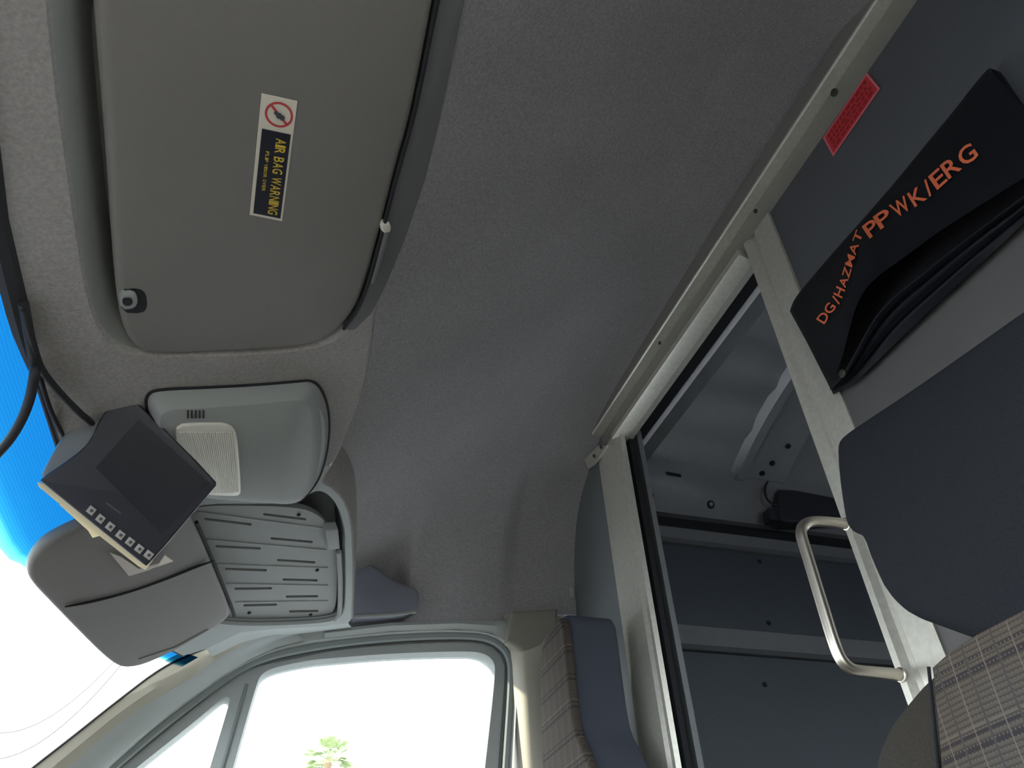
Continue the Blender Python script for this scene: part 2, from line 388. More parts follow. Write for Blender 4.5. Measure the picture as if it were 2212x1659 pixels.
# turned-in lips of both pockets
def shrink(loop, f, off):
    c = sum(loop) / len(loop); return [c + (p - c) * f - HU * off for p in loop]
lip = hp
lip.loft([pkL, shrink(pkL, .985, .003), shrink(pkL, .975, .012)], (False, False))
hdr = tag(hp.build('trim_2', M['fabric']), kind='structure', label='speckled cloth front roof lining over the windscreen')
dh = MB().holes(fb + side_edge + rb_[::-1], [pkR]); dh.loft([pkR, shrink(pkR, .990, .003), shrink(pkR, .982, .012)], (False, False))
dh.build('driver_side_moulding', M['plastic_dim'], hdr)
# plastic pocket behind the passenger visor
pl_ = MB().loft([shrink(pkL, .980, .006), shrink(pkL, .955, .010), shrink(pkL, .90, .016), shrink(pkL, .85, .030), shrink(pkL, .80, .040)], (False, True))
pl_.build('visor_pocket', M['plastic'], hdr)
# ribbed pocket floor behind the driver visor, its slots cut through
slots_px = [((442,1121),(542,1133)),((570,1111),(660,1122)),((467,1180),(562,1185)),((586,1163),(674,1171)),((488,1229),(575,1232)),((600,1210),(680,1215)),((508,1272),(586,1271)),((612,1252),(685,1254)),((527,1308),(597,1306)),((619,1289),(686,1288)),((626,1321),(686,1320))]
OFF = -.014
def slotloop(a, b, w, off):
    a = np.array(a, float); b = np.array(b, float); t = (b - a) / np.linalg.norm(b - a); q = np.array((-t[1], t[0])) * w
    return [oH(*p, off) for p in (a - q, a - t * w * .8, a + q, b + q, b + t * w * .8, b - q)]
floorR = pkF
MB().loft([shrink(pkR, .985, .006), shrink(pkR, .98, .03), shrink(pkR, .97, .06)], (False, True)).build('pocket_cavity', M['spanel'], hdr)
pf = MB(); hl = [slotloop(a, b, 2.6, OFF) for a, b in slots_px]
pf.holes(floorR, hl); pf.loft([floorR, [p - HU * .012 for p in floorR]], (False, False))
for h in hl: pf.loft([h, [p - HU * .012 for p in h]], (False, True))
pp = pf.build('ribbed_pocket_floor', M['plastic'], hdr, sm=False)
for a, b in [((428,1106),(696,1141)),((448,1166),(704,1188)),((469,1219),(708,1227)),((491,1261),(708,1265)),((509,1301),(708,1298))]:
    MB().tube([oH(*p, OFF + .0005) for p in (a, b)], .0016, 6).build('groove', M['rubber'] if False else M['plastic_dim'], pp)
for p in [(645,1111),(685,1231),(671,1327),(538,1323)]:
    MB().disc(oH(*p, OFF), HU, .0035, .003).build('screw', M['dark'], pp)
# light rim and catch at the rear of that pocket
MB().tube([oH(*p, -.004) for p in [(732,1192),(735,1250),(735,1300),(733,1325),(722,1338)]], .0055, 8).build('pocket_rim', M['plastic'], hdr)
cb = [oH(*p, .004) for p in [(704,1146),(731,1144),(735,1186),(708,1189)]]
MB().slab(cb, HU, .018, .002, n=48).build('visor_catch', M['plastic'], hdr)

# ---- trims: A pillar, roof side rail, B pillar
L0 = [oY(*p, 1.752) for p in [(520,1372),(440,1402),(355,1437),(250,1517),(150,1597),(72,1657),(-60,1765),(-200,1885)]]
L1 = [oY(*p, 1.775) for p in [(560,1374),(470,1420),(396,1477),(289,1536),(203,1609),(145,1659),(30,1765),(-90,1880)]]
Lm = [oY(*p, 1.825) for p in [(640,1365),(560,1395),(455,1470),(375,1525),(290,1597),(215,1659),(90,1770),(-30,1880)]]
N = 60
l0, l1, lm = (resample(smooth(q, False, 2), N, False) for q in (L0, L1, Lm))
iA = [p for p in L2s if p[0] < oY(651, 1388, 1.845)[0]]
la = resample(iA[::-1], N, False)
la2 = resample([oY(*p, 1.846) for p in [(660,1386),(600,1400),(543,1424),(481,1460),(398,1518),(326,1573),(231,1659),(115,1765),(-8,1880)]], N, False)
back0 = [p + np.array((-.03, .10, .02)) for p in l0]
tag(MB().loft([back0, [p + np.array((-.01, .012, .012)) for p in l0], l0, [p*.5+q*.5 + np.array((.004, -.004, .0)) for p, q in zip(l0, l1)], l1], (False, False), closed=False).build('trim_3', M['pillar'], ang=25), kind='structure', label='pale inner face of the windscreen pillar')
tag(MB().loft([l1, [p*.5+q*.5 + np.array((0, -.006, -.006)) for p, q in zip(l1, lm)], lm, [p + np.array((.004, .008, -.002)) for p in lm], la2, [p + np.array((0, .05, 0)) for p in la2]], (False, False), closed=False).build('trim_4', M['plastic_dim'], ang=60), kind='structure', label='grey windscreen pillar cover beside the door seal')
tag(MB().tube(l0[3:], .0022, 6).build('trim_11', M['rubber']), kind='structure', label='thin black edge of the windscreen glass')
# roof side rail between front lining and door seal
ra = resample(side_edge, N, False)
rb = resample([oY(*p, 1.835) for p in [(470,1432),(520,1402),(580,1380),(651,1369),(700,1363),(760,1356)]], N, False)
rc = resample([oY(*p, 1.846) for p in [(481,1460),(543,1424),(600,1400),(651,1388),(700,1381),(760,1374)]], N, False)
tag(MB().loft([[p + np.array((0, 0, .03)) for p in ra], ra, rb, rc], (False, False), closed=False).build('trim_5', M['plastic_dim'], ang=60), kind='structure', label='grey roof side rail above the driver door')
# bright lip under the scooped shelf
tag(MB().tube(smooth([oY(*p, 1.80) for p in [(735,1338),(765,1331),(800,1330),(860,1326),(898,1321)]], False, 1), .0045, 8).build('trim_6', M['plastic'], ang=60), kind='structure', label='pale lip of the shelf above the driver door')
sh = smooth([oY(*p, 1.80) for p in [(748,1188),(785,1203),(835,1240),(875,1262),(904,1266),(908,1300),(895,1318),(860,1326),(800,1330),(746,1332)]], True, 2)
tag(MB().slab(sh, (0, -1, 0), .05, .012, n=90).build('trim_10', M['shelf'], ang=60), kind='structure', label='dark plate painting the shaded scoop above the driver door')  # plate laid over the scoop, its shade painted as a darker grey
# rail above door towards the rear
rd = resample([oY(*p, 1.838) for p in [(700,1362),(845,1345),(989,1340),(1062,1342),(1110,1340)]], N, False)
re_ = resample([oY(*p, 1.846) for p in [(700,1381),(845,1365),(989,1360),(1062,1367),(1098,1389)]], N, False)
tag(MB().loft([rd, [p*.5+q*.5 + np.array((0, -.010, 0)) for p, q in zip(rd, re_)], re_], (False, False), closed=False).build('trim_7', M['plastic_dim'], ang=60), kind='structure', label='grey edging above the driver window')
# B pillar
px0 = oY(1116, 1475, 1.845)[0]
bp = [(px0 - .006, 1.850), (px0 + .008, 1.823), (px0 + .016, 1.815), (px0 + .045, 1.808), (px0 + .085, 1.808), (px0 + .13, 1.83), (.80, 1.845), (.80, 1.93), (px0, 1.93)]
loops = []
for z in (-.5, .2, .60, .72, .765, .80, .845):
    k = 0 if z < .73 else (z - .73) / .13
    loops.append([np.array((x - k * .02 * (1 if x < px0 + .03 else .3), y, z)) for x, y in bp])
bpl = tag(MB().loft(loops).build('trim_8', M['pillar'], ang=50), kind='structure', label='door pillar cover between driver window and driver seat')
MB().slab([oY(*p, 1.806) for p in [(1104,1318),(1205,1314),(1204,1350),(1168,1398),(1130,1404),(1094,1386)]], (0, -1, 0), .03, .010, n=60).build('belt_anchor_cover', M['anchor'], bpl)

# ---- partition behind the seats
wr = thing('wall_rear', 'partition behind the seats with an aluminium framed doorway', None, (.82, 1.0, -.5), kind='structure')
def extr(profile, axis, a, b):              # profile: list of 2D points in the remaining two axes
    m = MB(); f = []
    for v in (a, b):
        f.append([np.array(((v, p[0], p[1]), (p[0], v, p[1]), (p[0], p[1], v))[axis]) for p in profile])
    return m.loft(f)
rail = [(.800,1.288),(.787,1.284),(.785,1.2455),(.788,1.2435),(.817,1.2475),(.818,1.180),(.845,1.180),(.845,1.288)]
extr(rail, 1, -.28, 1.625).build('top_rail', M['alu'], wr, ang=20)
extr([(.786,1.284),(.7835,1.282),(.7835,1.2475),(.786,1.2465)], 1, -.28, 1.622).build('rail_shade_face', M['face_shade'], wr, ang=20)  # upper facet of the same rail, its shade put into the colour
MB().box((.8145, -.28, 1.181), (.8165, 1.60, 1.246)).build('rail_shade_web', M['web_shade'], wr, sm=False)  # duller sheet over the middle facet, painting its shade
track = [(.800,1.178),(.790,1.176),(.790,1.162),(.793,1.160),(.820,1.150),(.835,1.150),(.835,1.178)]
extr(track, 1, .832, 1.462).build('door_track', M['alu'], wr, ang=20)
MB().slab([oX(*p, .788) for p in [(1262,992),(1292,962),(1312,962),(1283,1003),(1270,1012)]], (-1, 0, 0), .006, .001, n=30).build('rail_end_plate', M['alu'], wr)
# filler above rail up to the lining
fl = [np.array((.825, p[1], p[2])) for p in prof]
MB().prism(fl[2:-2] + [np.array((.825, 1.88, 1.16)), np.array((.825, -.28, 1.16))], (.012, 0, 0)).build('upper_filler', M['dpanel'], wr, sm=False)
postB = [(.800,.737),(.800,.785),(.806,.793),(.806,.801),(.797,.808),(.796,.818),(.800,.822),(.84,.822),(.84,.737)]
extr(postB, 2, -.55, 1.178).build('door_post', M['alu'], wr, ang=25)
postA = [(.800,1.572),(.800,1.545),(.794,1.540),(.794,1.455),(.800,1.446),(.800,1.434),(.812,1.434),(.812,1.572)]
extr(postA, 2, -.55, 1.172).build('door_post', M['alu'], wr, ang=25)
MB().box((.824, 1.437, -.55), (.836, 1.56, 1.17)).build('door_seal', M['dark'], wr, sm=False)
MB().box((.855, 1.447, -.55), (.868, 1.56, 1.19)).build('inner_frame', M['spanel'], wr, sm=False)
MB().prism([(.814, 1.565, -.55), (.814, 1.94, -.55), (.814, 1.94, 1.30), (.814, 1.565, 1.30)], (.02, 0, 0)).build('side_panel', M['spanel'], wr, sm=False)
MB().box((.806, -.28, .80), (.826, .739, 1.18)).build('upper_panel', M['dpanel'], wr, sm=False)
MB().box((.803, -.28, -.55), (.823, .739, .80)).build('lower_panel', M['lpanel'], wr, sm=False)
for p, x, r in [((1803,200),.806,.007),((1633,456),.806,.0045),((1426,741),.790,.004),((1299,966),.782,.005),((1284,985),.782,.005)]:
    MB().disc(oX(*p, x), (-1, 0, -.3), r, .003).build('screw', M['screw'], wr)

# ---- cargo space beyond the doorway
cg = thing('wall_cargo', 'painted steel load space side with lining panels and rails', None, (1.6, 1.86, -.5), kind='structure')
X0, X1 = .835, 3.4
MB().box((X0, 1.86, -.55), (X1, 1.88, 1.32)).build('outer_skin', M['cargo'], cg, sm=False)
beam = [(1.745,1.345),(1.752,1.318),(1.80,1.225),(1.815,1.195),(1.87,1.195),(1.87,1.345)]
extr(beam, 0, X0, X1).build('roof_rail', M['cargo2'], cg, ang=20)
MB().box((X0, 1.838, 1.155), (X1, 1.86, 1.196)).build('shadow_gap', M['dark'], cg, sm=False)
extr([(1.83,1.106),(1.815,1.112),(1.815,1.148),(1.83,1.154),(1.86,1.154),(1.86,1.106)], 0, X0, X1).build('lash_rail', M['cargo2'], cg, ang=20)
extr([(1.83,.786),(1.815,.794),(1.815,.846),(1.83,.854),(1.86,.854),(1.86,.786)], 0, X0, X1).build('lash_rail', M['cargo2'], cg, ang=20)
MB().box((X0, 1.842, .856), (X1, 1.862, 1.105)).build('lining_panel', M['cpanel'], cg, sm=False)
MB().box((X0, 1.842, -.55), (X1, 1.862, .784)).build('lining_panel', M['cpanel'], cg, sm=False)
for p in [(1641,1213),(1660,1346),(1652,1479)]:
    MB().disc(oY(*p, 1.842), (0, -1, 0), .007, .002).build('fixing_hole', M['dark'], cg)
bn = np.array((0, 1.318-1.225, -(1.80-1.752))); bn = np.array((0, -.8887, -.4586))
def oB(px, py, o=0.): return on(px, py, bn, np.dot(bn, (0, 1.776, 1.2715)) + o)
def decal(parent, name, pts, m, o=.0015): MB().slab([oB(*p, o) for p in pts], bn, .002, .0005, n=24, rings=2).build(name, m, parent)
decal(cg, 'slot_hole', [(1438,1018),(1471,1024),(1472,1031),(1440,1026)], M['dark'])
MB().disc(oB(1535, 1090), bn, .013, .002).build('hole', M['dark'], cg); MB().disc(oB(1536, 1089, .002), bn, .006, .002).build('plug', M['cargo'], cg)
MB().disc(oB(1405, 1071), bn, .011, .002).build('hole', M['dark'], cg)
# roof skin with pressed ribs, roof bows
ys = np.linspace(.28, 1.80, 40); rv = []; xs = np.linspace(X0, X1, 90)
for x in xs:
    for y in ys:
        a = abs(y - 1.04) / .71; z = 1.335 + .135 * max(0, 1 - a ** 2.6)
        rib = .008 * (1 if (y * 6.3) % 1 < .18 else 0); rv.append((x, y, z - rib))
cr = tag(MB().add(rv, [(i*40+j, i*40+j+1, (i+1)*40+j+1, (i+1)*40+j) for i in range(89) for j in range(39)]).build('ceiling_cargo', M['cargo'], ang=25), kind='structure', label='bare painted steel roof of the load space')
def bow(x0, x1, drop, name='roof_bow'):
    loops = []
    for y in np.linspace(.30, 1.79, 36):
        a = abs(y - 1.04) / .71; z = 1.335 + .135 * max(0, 1 - a ** 2.6)
        loops.append([np.array(q) for q in ((x0, y, z), (x0 + .012, y, z - drop), (x0 + .04, y, z - drop), (x0 + .045, y, z - drop * .6), (x1 - .012, y, z - drop * .6), (x1, y, z))])
    return MB().loft(loops).build(name, M['cargo'], cr, ang=20)
def roof_hit(px, py, drop=0.):
    r = ray(px, py) / FPX
    for t in np.linspace(.9, 2.6, 1700):
        p = r * t; a = abs(p[1] - 1.04) / .71
        if p[2] > 1.335 + .135 * max(0, 1 - a ** 2.6) - drop: return p
    return p
MB().box((.985, .24, 1.293), (1.026, 1.80, 1.345)).build('header_beam', M['cargo'], cr, sm=False)
MB().box((.846, .24, 1.315), (.984, 1.80, 1.335)).build('gap_shade', M['rubber'], cr, sm=False)  # black strip added to paint the dark gap between track and beam
b1 = bow(1.34, 1.54, .03); bow(2.2, 2.36, .03); bow(2.9, 3.06, .03)
for p, r in [((1702,963),.009),((1668,1000),.009),((1646,1022),.009),((1621,1056),.015)]:
    q = roof_hit(*p, .020); MB().disc(q, (-.1, -.35, -1), r, .004).build('bow_hole', M['dark'], b1)
tag(MB().box((X0, .22, -.57), (X1, 1.88, -.55)).build('floor_cargo', M['cpanel'], sm=False), kind='structure', label='dark load space floor')
def pierced(name, label, outer2, holes2, f):  # wall with glazed openings
    m = MB(); th = np.array(f(0, 0)) - np.array(f(0, 0, 1))
    m.holes([f(*p) for p in outer2], [[f(*p) for p in h] for h in holes2]); m.holes([f(*p, 1) for p in outer2], [[f(*p, 1) for p in h] for h in holes2])
    for h in holes2: m.loft([A([f(*p) for p in h]), A([f(*p, 1) for p in h])], (False, False))
    w_ = tag(m.build(name, M['cpanel'], sm=False), kind='structure', label=label)
    for h in holes2: MB().prism([f(*p, .5) for p in h], th * .15).build('window_pane', M['glass'], w_, sm=False)
pierced('wall_cargo_back', 'back doors of the load space with two unseen windows added for light', [(.2,-.55),(1.9,-.55),(1.9,1.5),(.2,1.5)], [[(.45,.40),(.92,.40),(.92,.85),(.45,.85)], [(1.16,.40),(1.63,.40),(1.63,.85),(1.16,.85)]], lambda y, z, k=0: (X1 + .02 * k, y, z))  # rear windows out of view, added to brighten the load space
pierced('wall_cargo_left', 'left side of the load space with an unseen window added for light', [(X0,-.55),(X1,-.55),(X1,1.40),(X0,1.40)], [[(1.30,.42),(1.85,.42),(1.85,.96),(1.30,.96)]], lambda x, z, k=0: (x, .22 - .02 * k, z))  # side window out of view, added to brighten the load space

# ---- cab floor, dash, ground
tag(MB().box((-1.2, -.30, -.60), (.86, 1.93, -.55)).build('floor', M['floor'], sm=False), kind='structure', label='rubber cab floor')
dsh = MB(); dprof = [(-1.25,-.10),(-.95,-.02),(-.55,-.01),(-.42,-.05),(-.40,-.15),(-.55,-.55),(-1.25,-.55)]
extr(dprof, 1, -.28, 1.90).build('trim_9', M['dash'], ang=25)['kind'] = 'structure'
tag(MB().box((-40, -40, -1.30), (40, 60, -1.2)).build('ground', M['ground'], sm=False), kind='structure', label='paved ground outside the van')
# unseen passenger side of the cab, shut in to cut light from the left
wl = MB(); wo = [(-1.3,-.55),(.86,-.55),(.86,1.0),(.2,.86),(-.12,.72),(-.5,.44),(-1.3,-.1)]; wh = [(-.42,.20),(.56,.20),(.58,.70),(.52,.745),(.10,.72),(0,.67)]
for yy_ in (-.285, -.30): wl.holes([(x, yy_, z) for x, z in wo], [[(x, yy_, z) for x, z in wh]])
wl.loft([[np.array((x, yy_, z)) for x, z in wh] for yy_ in (-.285, -.30)], (False, False))
wl = tag(wl.build('wall_left', M['pillar'], sm=False), kind='structure', label='unseen passenger side door with its window, shut to cut side light')
MB().prism([(x, -.293, z) for x, z in wh], (0, .003, 0)).build('window_pane', M['glass'], wl, sm=False)

# ================================================================== THINGS
# ---- passenger sun visor, folded up
vis_px = [(205,-60),(206,0),(213,100),(225,240),(237,400),(247,560),(254,640),(263,700),(280,742),(310,766),(350,769),(450,765),(560,760),(650,752),(700,738),(740,710),(772,668),(795,608),(828,490),(858,370),(890,260),(917,130),(942,0),(952,-60),(945,-150),(880,-195),(330,-195),(230,-160)]
vs_ = thing('sun_visor', 'folded-up grey sun visor bearing the yellow air bag warning', 'sun visor', oH(840, 560))
vpts = smooth([oH(*p, .002) for p in vis_px], True, 1)
MB().slab(vpts, HU, .026, .010, n=160, bulge=.004).build('visor_panel', M['visor'], vs_, ang=60)
# notch with the retaining hook
nt_ = smooth([oH(*p, .0030) for p in [(258,628),(300,622),(318,634),(320,664),(308,678),(262,676)]], True, 1)
MB().slab(nt_, HU, .004, .001, n=40).build('hook_notch', M['dark'], vs_)
hk = smooth([oH(*p, .009) for p in [(257,638),(290,634),(300,650),(294,668),(262,672)]], True, 1)
h_ = MB().slab(hk, HU, .010, .003, n=40).build('retaining_hook', M['plastic'], vs_)
MB().slab(smooth([oH(*p, .0102) for p in [(264,645),(284,644),(288,655),(280,662),(266,660)]], True, 1), HU, .002, .0005, n=24).build('hook_eye', M['dark'], h_)
MB().slab([oH(*p, .001) for p in [(958,-60),(944,10),(918,135),(892,262),(860,372),(830,492),(798,610),(776,668),(742,712),(764,716),(804,676),(831,624),(874,522),(921,382),(968,181),(1006,0),(1014,-60)]], HU, .012, .002, n=120).build('rear_wall_shade', M['shade_rod'], vs_)  # dark strip painting the shade along the pocket's rear wall
MB().tube(smooth([oH(*p, .003) for p in [(955,-40),(943,10),(918,135),(891,262),(859,372),(829,490),(797,608),(774,668),(742,711)]], False, 1), .0024, 8).build('edge_gap', M['dark'], vs_)
MB().tube([oH(*p, .004) for p in [(836,500),(820,560),(806,610)]], .0040, 8).build('pivot_rod', M['shade_rod'], vs_)
MB().slab(smooth([oH(*p, .006) for p in [(822,484),(842,482),(847,496),(842,506),(826,506)]], True, 1), HU, .010, .003, n=28).build('rod_clip', M['lens'], vs_)
# warning label: pixel frame of its four corners
lab = [oH(565, 201, .0055), oH(642, 218, .0055), oH(609, 477, .0055), oH(539, 463, .0055)]      # TL, TR, BR, BL as seen; reads top to bottom
def lq(u, v, o=0.):                          # u across (0 left .. 1 right), v down
    a = lab[0]*(1-u) + lab[1]*u; b = lab[3]*(1-u) + lab[2]*u; return a*(1-v) + b*v + HU * o
def lrect(u0, u1, v0, v1, o, th=.0004): return MB().prism([lq(u0, v0, o), lq(u1, v0, o), lq(u1, v1, o), lq(u0, v1, o)], HU * th)
lb = lrect(0, 1, 0, 1, 0, .0008).build('warning_label', M['white'], vs_, sm=False); lb['label'] = 'white, black and yellow air bag warning label'
lrect(.10, .93, .255, .975, .0010).build('black_field', M['lblack'], lb, sm=False)
ring = MB(); rg = []
for rr in (.40, .335):
    rg.append([lq(.53 + rr * math.cos(2*math.pi*k/40), .125 + .235 * rr * math.sin(2*math.pi*k/40), .0012) for k in range(40)])
ring.loft(rg, (False, False)); ring.prism([lq(*p, .0012) for p in ((.28,.075),(.33,.065),(.78,.175),(.73,.185))], HU * .0003)
ring.build('prohibition_ring', M['lred'], lb, sm=False)
sy = MB()
for (u, v, r) in ((.44, .115, .06), (.53, .13, .09), (.62, .14, .08)): sy.prism([lq(u + r * math.cos(a), v + .25 * r * math.sin(a), .0015) for a in [2*math.pi*k/12 for k in range(12)]], HU * .0003)
sy.build('child_seat_symbol', M['lgrey'], lb, sm=False)
def textline(text, u_base, u_top, v0, v1, name, m, o=.0015, skew=0.):
    mb = MB(); adv = {' ': .38, 'I': .40, 'W': 1.15, 'M': 1.05}; tot = sum(adv.get(c, .8) for c in text); v = v0
    for c in text:
        wv = (v1 - v0) * adv.get(c, .8) / tot
        if c != ' ':
            g, f = glyph(c); x0 = min(p[0] for p in g); x1 = max(p[0] for p in g); y1 = max(p[1] for p in g); y0 = min(p[1] for p in g)
            mb.add([lq(u_base + (u_top - u_base) * (p[1]-y0) / (y1-y0), v + wv * (.06 + .88 * (p[0]-x0) / max(1e-6, x1-x0)), o) for p in g], f)
        v += wv
    return mb.build(name, m, lb, sm=False)
textline('AIR BAG WARNING', .52, .82, .30, .955, 'lettering', M['yellow'])
textline('FLIP VISOR OVER', .27, .37, .42, .76, 'lettering', M['yellow'])

# ---- driver sun visor, swung down in front of the windscreen
vA = oH(420, 1130, .026); vB = oH(500, 1320, .026); vd = np.array((-.86, 0., -.51))
vn = np.cross(vB - vA, vd); vn /= np.linalg.norm(vn)
if vn[2] > 0: vn = -vn
vD = np.dot(vn, vA)
def oV(px, py, o=0.): return on(px, py, vn, vD + o)
v2 = thing('sun_visor', 'swung-down grey sun visor hanging against the windscreen below the monitor', 'sun visor', vB)
dv_px = [(60,1232),(72,1203),(105,1170),(195,1128),(300,1088),(395,1096),(420,1122),(458,1212),(497,1308),(500,1330),(480,1349),(440,1372),(380,1408),(310,1440),(270,1447),(245,1438),(200,1398),(110,1306),(64,1258)]
MB().slab(smooth([oV(*p) for p in dv_px], True, 2), vn, .022, .009, n=140, bulge=.003).build('visor_panel', M['visor'], v2, ang=60)
sp = smooth([oV(*p, .0030) for p in [(140,1311),(200,1300),(290,1275),(370,1246),(430,1222),(462,1212)]], False, 2)
MB().tube(sp, [.0010 + .0020 * math.sin(math.pi * k / (len(sp)-1)) for k in range(len(sp))], 6).build('seam', M['dark'], v2)
MB().tube([oV(*p, -.006) for p in [(424,1128),(460,1212),(499,1308),(506,1330)]], .0035, 8).build('pivot_rod', M['dark'], v2)
MB().tube([oV(*p, .0012) for p in [(300,1424),(380,1398),(450,1360)]], .0009, 6).build('crease', M['visor'], v2)

# ---- overhead lamp console
oc = thing('lamp_console', 'grey overhead console with a ribbed reading lamp between the visors', 'lamp console', oH(520, 960))
base_px = [(316,872),(322,850),(345,842),(450,838),(560,832),(640,825),(672,822),(692,838),(708,880),(711,930),(704,985),(690,1030),(672,1058),(640,1089),(560,1081),(460,1075),(410,1068),(370,1030),(335,950)]
top_px = [(345,915),(352,893),(375,886),(450,882),(560,874),(630,866),(655,866),(668,884),(672,930),(671,985),(664,1025),(655,1052),(630,1080),(560,1076),(460,1069),(418,1060),(385,1020),(360,965),(352,940)]
bl = resample(smooth([oH(*p, .002) for p in base_px]), 120); tl = resample(smooth([oH(*p, .030) for p in top_px]), 120)
k0 = min(range(120), key=lambda k: np.linalg.norm(tl[k] - bl[0])); tl = tl[k0:] + tl[:k0]
mid = lambda f, o: [p*(1-f) + q*f + HU * o for p, q in zip(bl, tl)]
cshell = MB().loft([[p - HU * .004 for p in bl], bl, mid(.18, .004), mid(.5, .006), mid(.8, .004), mid(.93, .0015), tl], (False, True)).build('console_shell', M['plastic'], oc, ang=70)
gp = smooth([oH(*p, .0015) for p in base_px]); c0 = sum(gp) / len(gp)
MB().tube([c0 + (p - c0) * 1.008 for p in gp] + [c0 + (gp[0] - c0) * 1.008], .0022, 6).build('gap', M['dark'], oc)
MB().tube(smooth([oH(*p, .012) for p in [(676,862),(682,930),(681,990),(672,1035)]], False, 2), .0015, 6).build('side_seam', M['dark'], oc)
MB().slab(smooth([oH(*p, .021) for p in [(684,874),(700,892),(706,940),(700,990),(686,1030),(678,1042),(683,990),(684,930)]], True, 1), HU, .010, .002, n=60).build('side_wing', M['plastic'], oc)
for k in range(5):
    x = 404 + k * 8.4; MB().prism([oH(*p, .0303) for p in [(x,886),(x+4,886),(x+4,903),(x,903)]], HU * .0006).build('vent_slit', M['dark'], oc, sm=False)
for p in ((456,1075), (462,1077)): MB().disc(oH(*p, .012), HU, .0012, .001).build('pin_mark', M['dark'], oc)
lens_px = [(378,940),(384,924),(400,919),(450,918),(490,918),(508,928),(515,960),(522,1060),(518,1071),(505,1073),(440,1070),(400,1060)]
MB().slab(smooth([oH(*p, .0345) for p in lens_px], True, 1), HU, .006, .002, n=60).build('lens_frame', M['lens'], oc)
ln = MB(); 
for k in range(26):                          # moulded ribs of the lamp glass
    t = k / 25; a = np.array((387 + t * 118, 933 + 4 * (1 - t) * 0)); b = np.array((430 + t * 84, 1064 - 0 * t))
    if t > .9: b[1] -= 2
    ln.tube([oH(a[0], a[1], .0345), oH(*(a*.5+b*.5), .0348), oH(b[0], b[1], .0345)], .0013, 6)
ln.build('lens_ribs', M['lens'], oc)

# ---- monitor
mdir = ray(280, 1045); mc_ = mdir / FPX * 1.02
mn = RX * .36 + RY * -.02 - RF * .93; mn /= np.linalg.norm(mn)
def oM(px, py, o=0.): return on(px, py, mn, np.dot(mn, mc_) + o)
mon = thing('monitor', 'black rear view monitor with seven buttons hanging from the windscreen header', 'monitor', oM(262, 870, -.03))
face_px = [(82,1038),(318,1226),(470,1044),(292,866),(270,858),(244,864),(214,902),(192,955)]
face_px2 = [(82,1038),(318,1226),(471,1045),(296,868),(272,859),(246,863),(206,940)]
fpts = smooth([oM(*p) for p in [(84,1036),(90,1043),(310,1221),(319,1225),(465,1052),(471,1044),(300,872),(274,858),(246,864),(215,903),(196,952),(160,985)]], True, 1)
MB().slab(fpts, mn, .016, .003, n=120).build('front_bezel', M['black'], mon, ang=50)
bk = smooth([oM(*p, -.0165) for p in [(84,1034),(100,1000),(128,950),(160,918),(195,888),(240,872),(330,945),(250,1080),(120,1052)]], True, 1)
MB().slab(bk, mn, .030, .006, n=100).build('rear_housing', M['spanel'], mon, ang=50)
MB().prism([oM(*p, .0004) for p in [(206,1010),(348,1150),(452,1042),(300,905)]], mn * .0004).build('screen', M['screen'], mon, sm=False)
bpx = [(197,1103),(217,1121),(238,1138),(260,1156),(281,1171),(301,1186),(321,1199)]
for x, y in bpx:
    r = 9.5; t = np.array((.78, .62)); q = np.array((.62, -.78)); c = np.array((x, y), float)
    bt = MB().slab([oM(*(c + t*a*r + q*b*r), .0022) for a, b in ((-.9,-.9),(.9,-.9),(.9,.9),(-.9,.9))], mn, .003, .0005, n=24, rings=2).build('button', M['button'], mon)
    MB().disc(oM(x + 1, y, .0022), mn, .0022, .0003, 8).build('button_mark', M['buttonmark'], bt)
MB().prism([oM(*p, .0006) for p in [(229,1088),(231,1085),(262,1108),(260,1111)]], mn * .0002).build('name_strip', M['lgrey'], mon, sm=False)
MB().tube(smooth([oM(250, 960, -.05), oM(225, 900, -.055), oM(215, 880, -.075), oM(212, 860, -.10)], False, 2), .012, 10).build('bracket', M['black'], mon)
# cream card wedged under the monitor's lower edge
cd = thing('cream_card', 'cream folded card tucked under the lower edge of the black monitor', 'card', oM(200, 1140, -.004))
cpts = [oM(*p, -.0175) for p in [(80,1042),(84,1052),(140,1098),(205,1150),(300,1224),(314,1231),(330,1212),(250,1128),(104,1048)]]
MB().prism(cpts, mn * -.0045).build('card_sheet', M['card'], cd, sm=False)
MB().prism([oM(*p, -.026) for p in [(128,1090),(190,1146),(200,1162),(214,1158),(250,1150),(170,1080)]], mn * -.003).build('card_flap', M['card'], cd, sm=False)
tp = thing('masking_tape', 'crumpled piece of pale tape under the monitor corner', 'tape', oV(290, 1235, .006))
MB().prism([oV(*p, .006) for p in [(236,1192),(262,1202),(300,1228),(345,1216),(322,1230),(278,1243)]], vn * .0015).build('tape_strip', M['tape'], tp, sm=False)
MB().prism([oV(*p, .0085) for p in [(340,1222),(356,1198),(374,1211),(330,1226)]], vn * .0015).build('tape_end', M['white'], tp, sm=False)

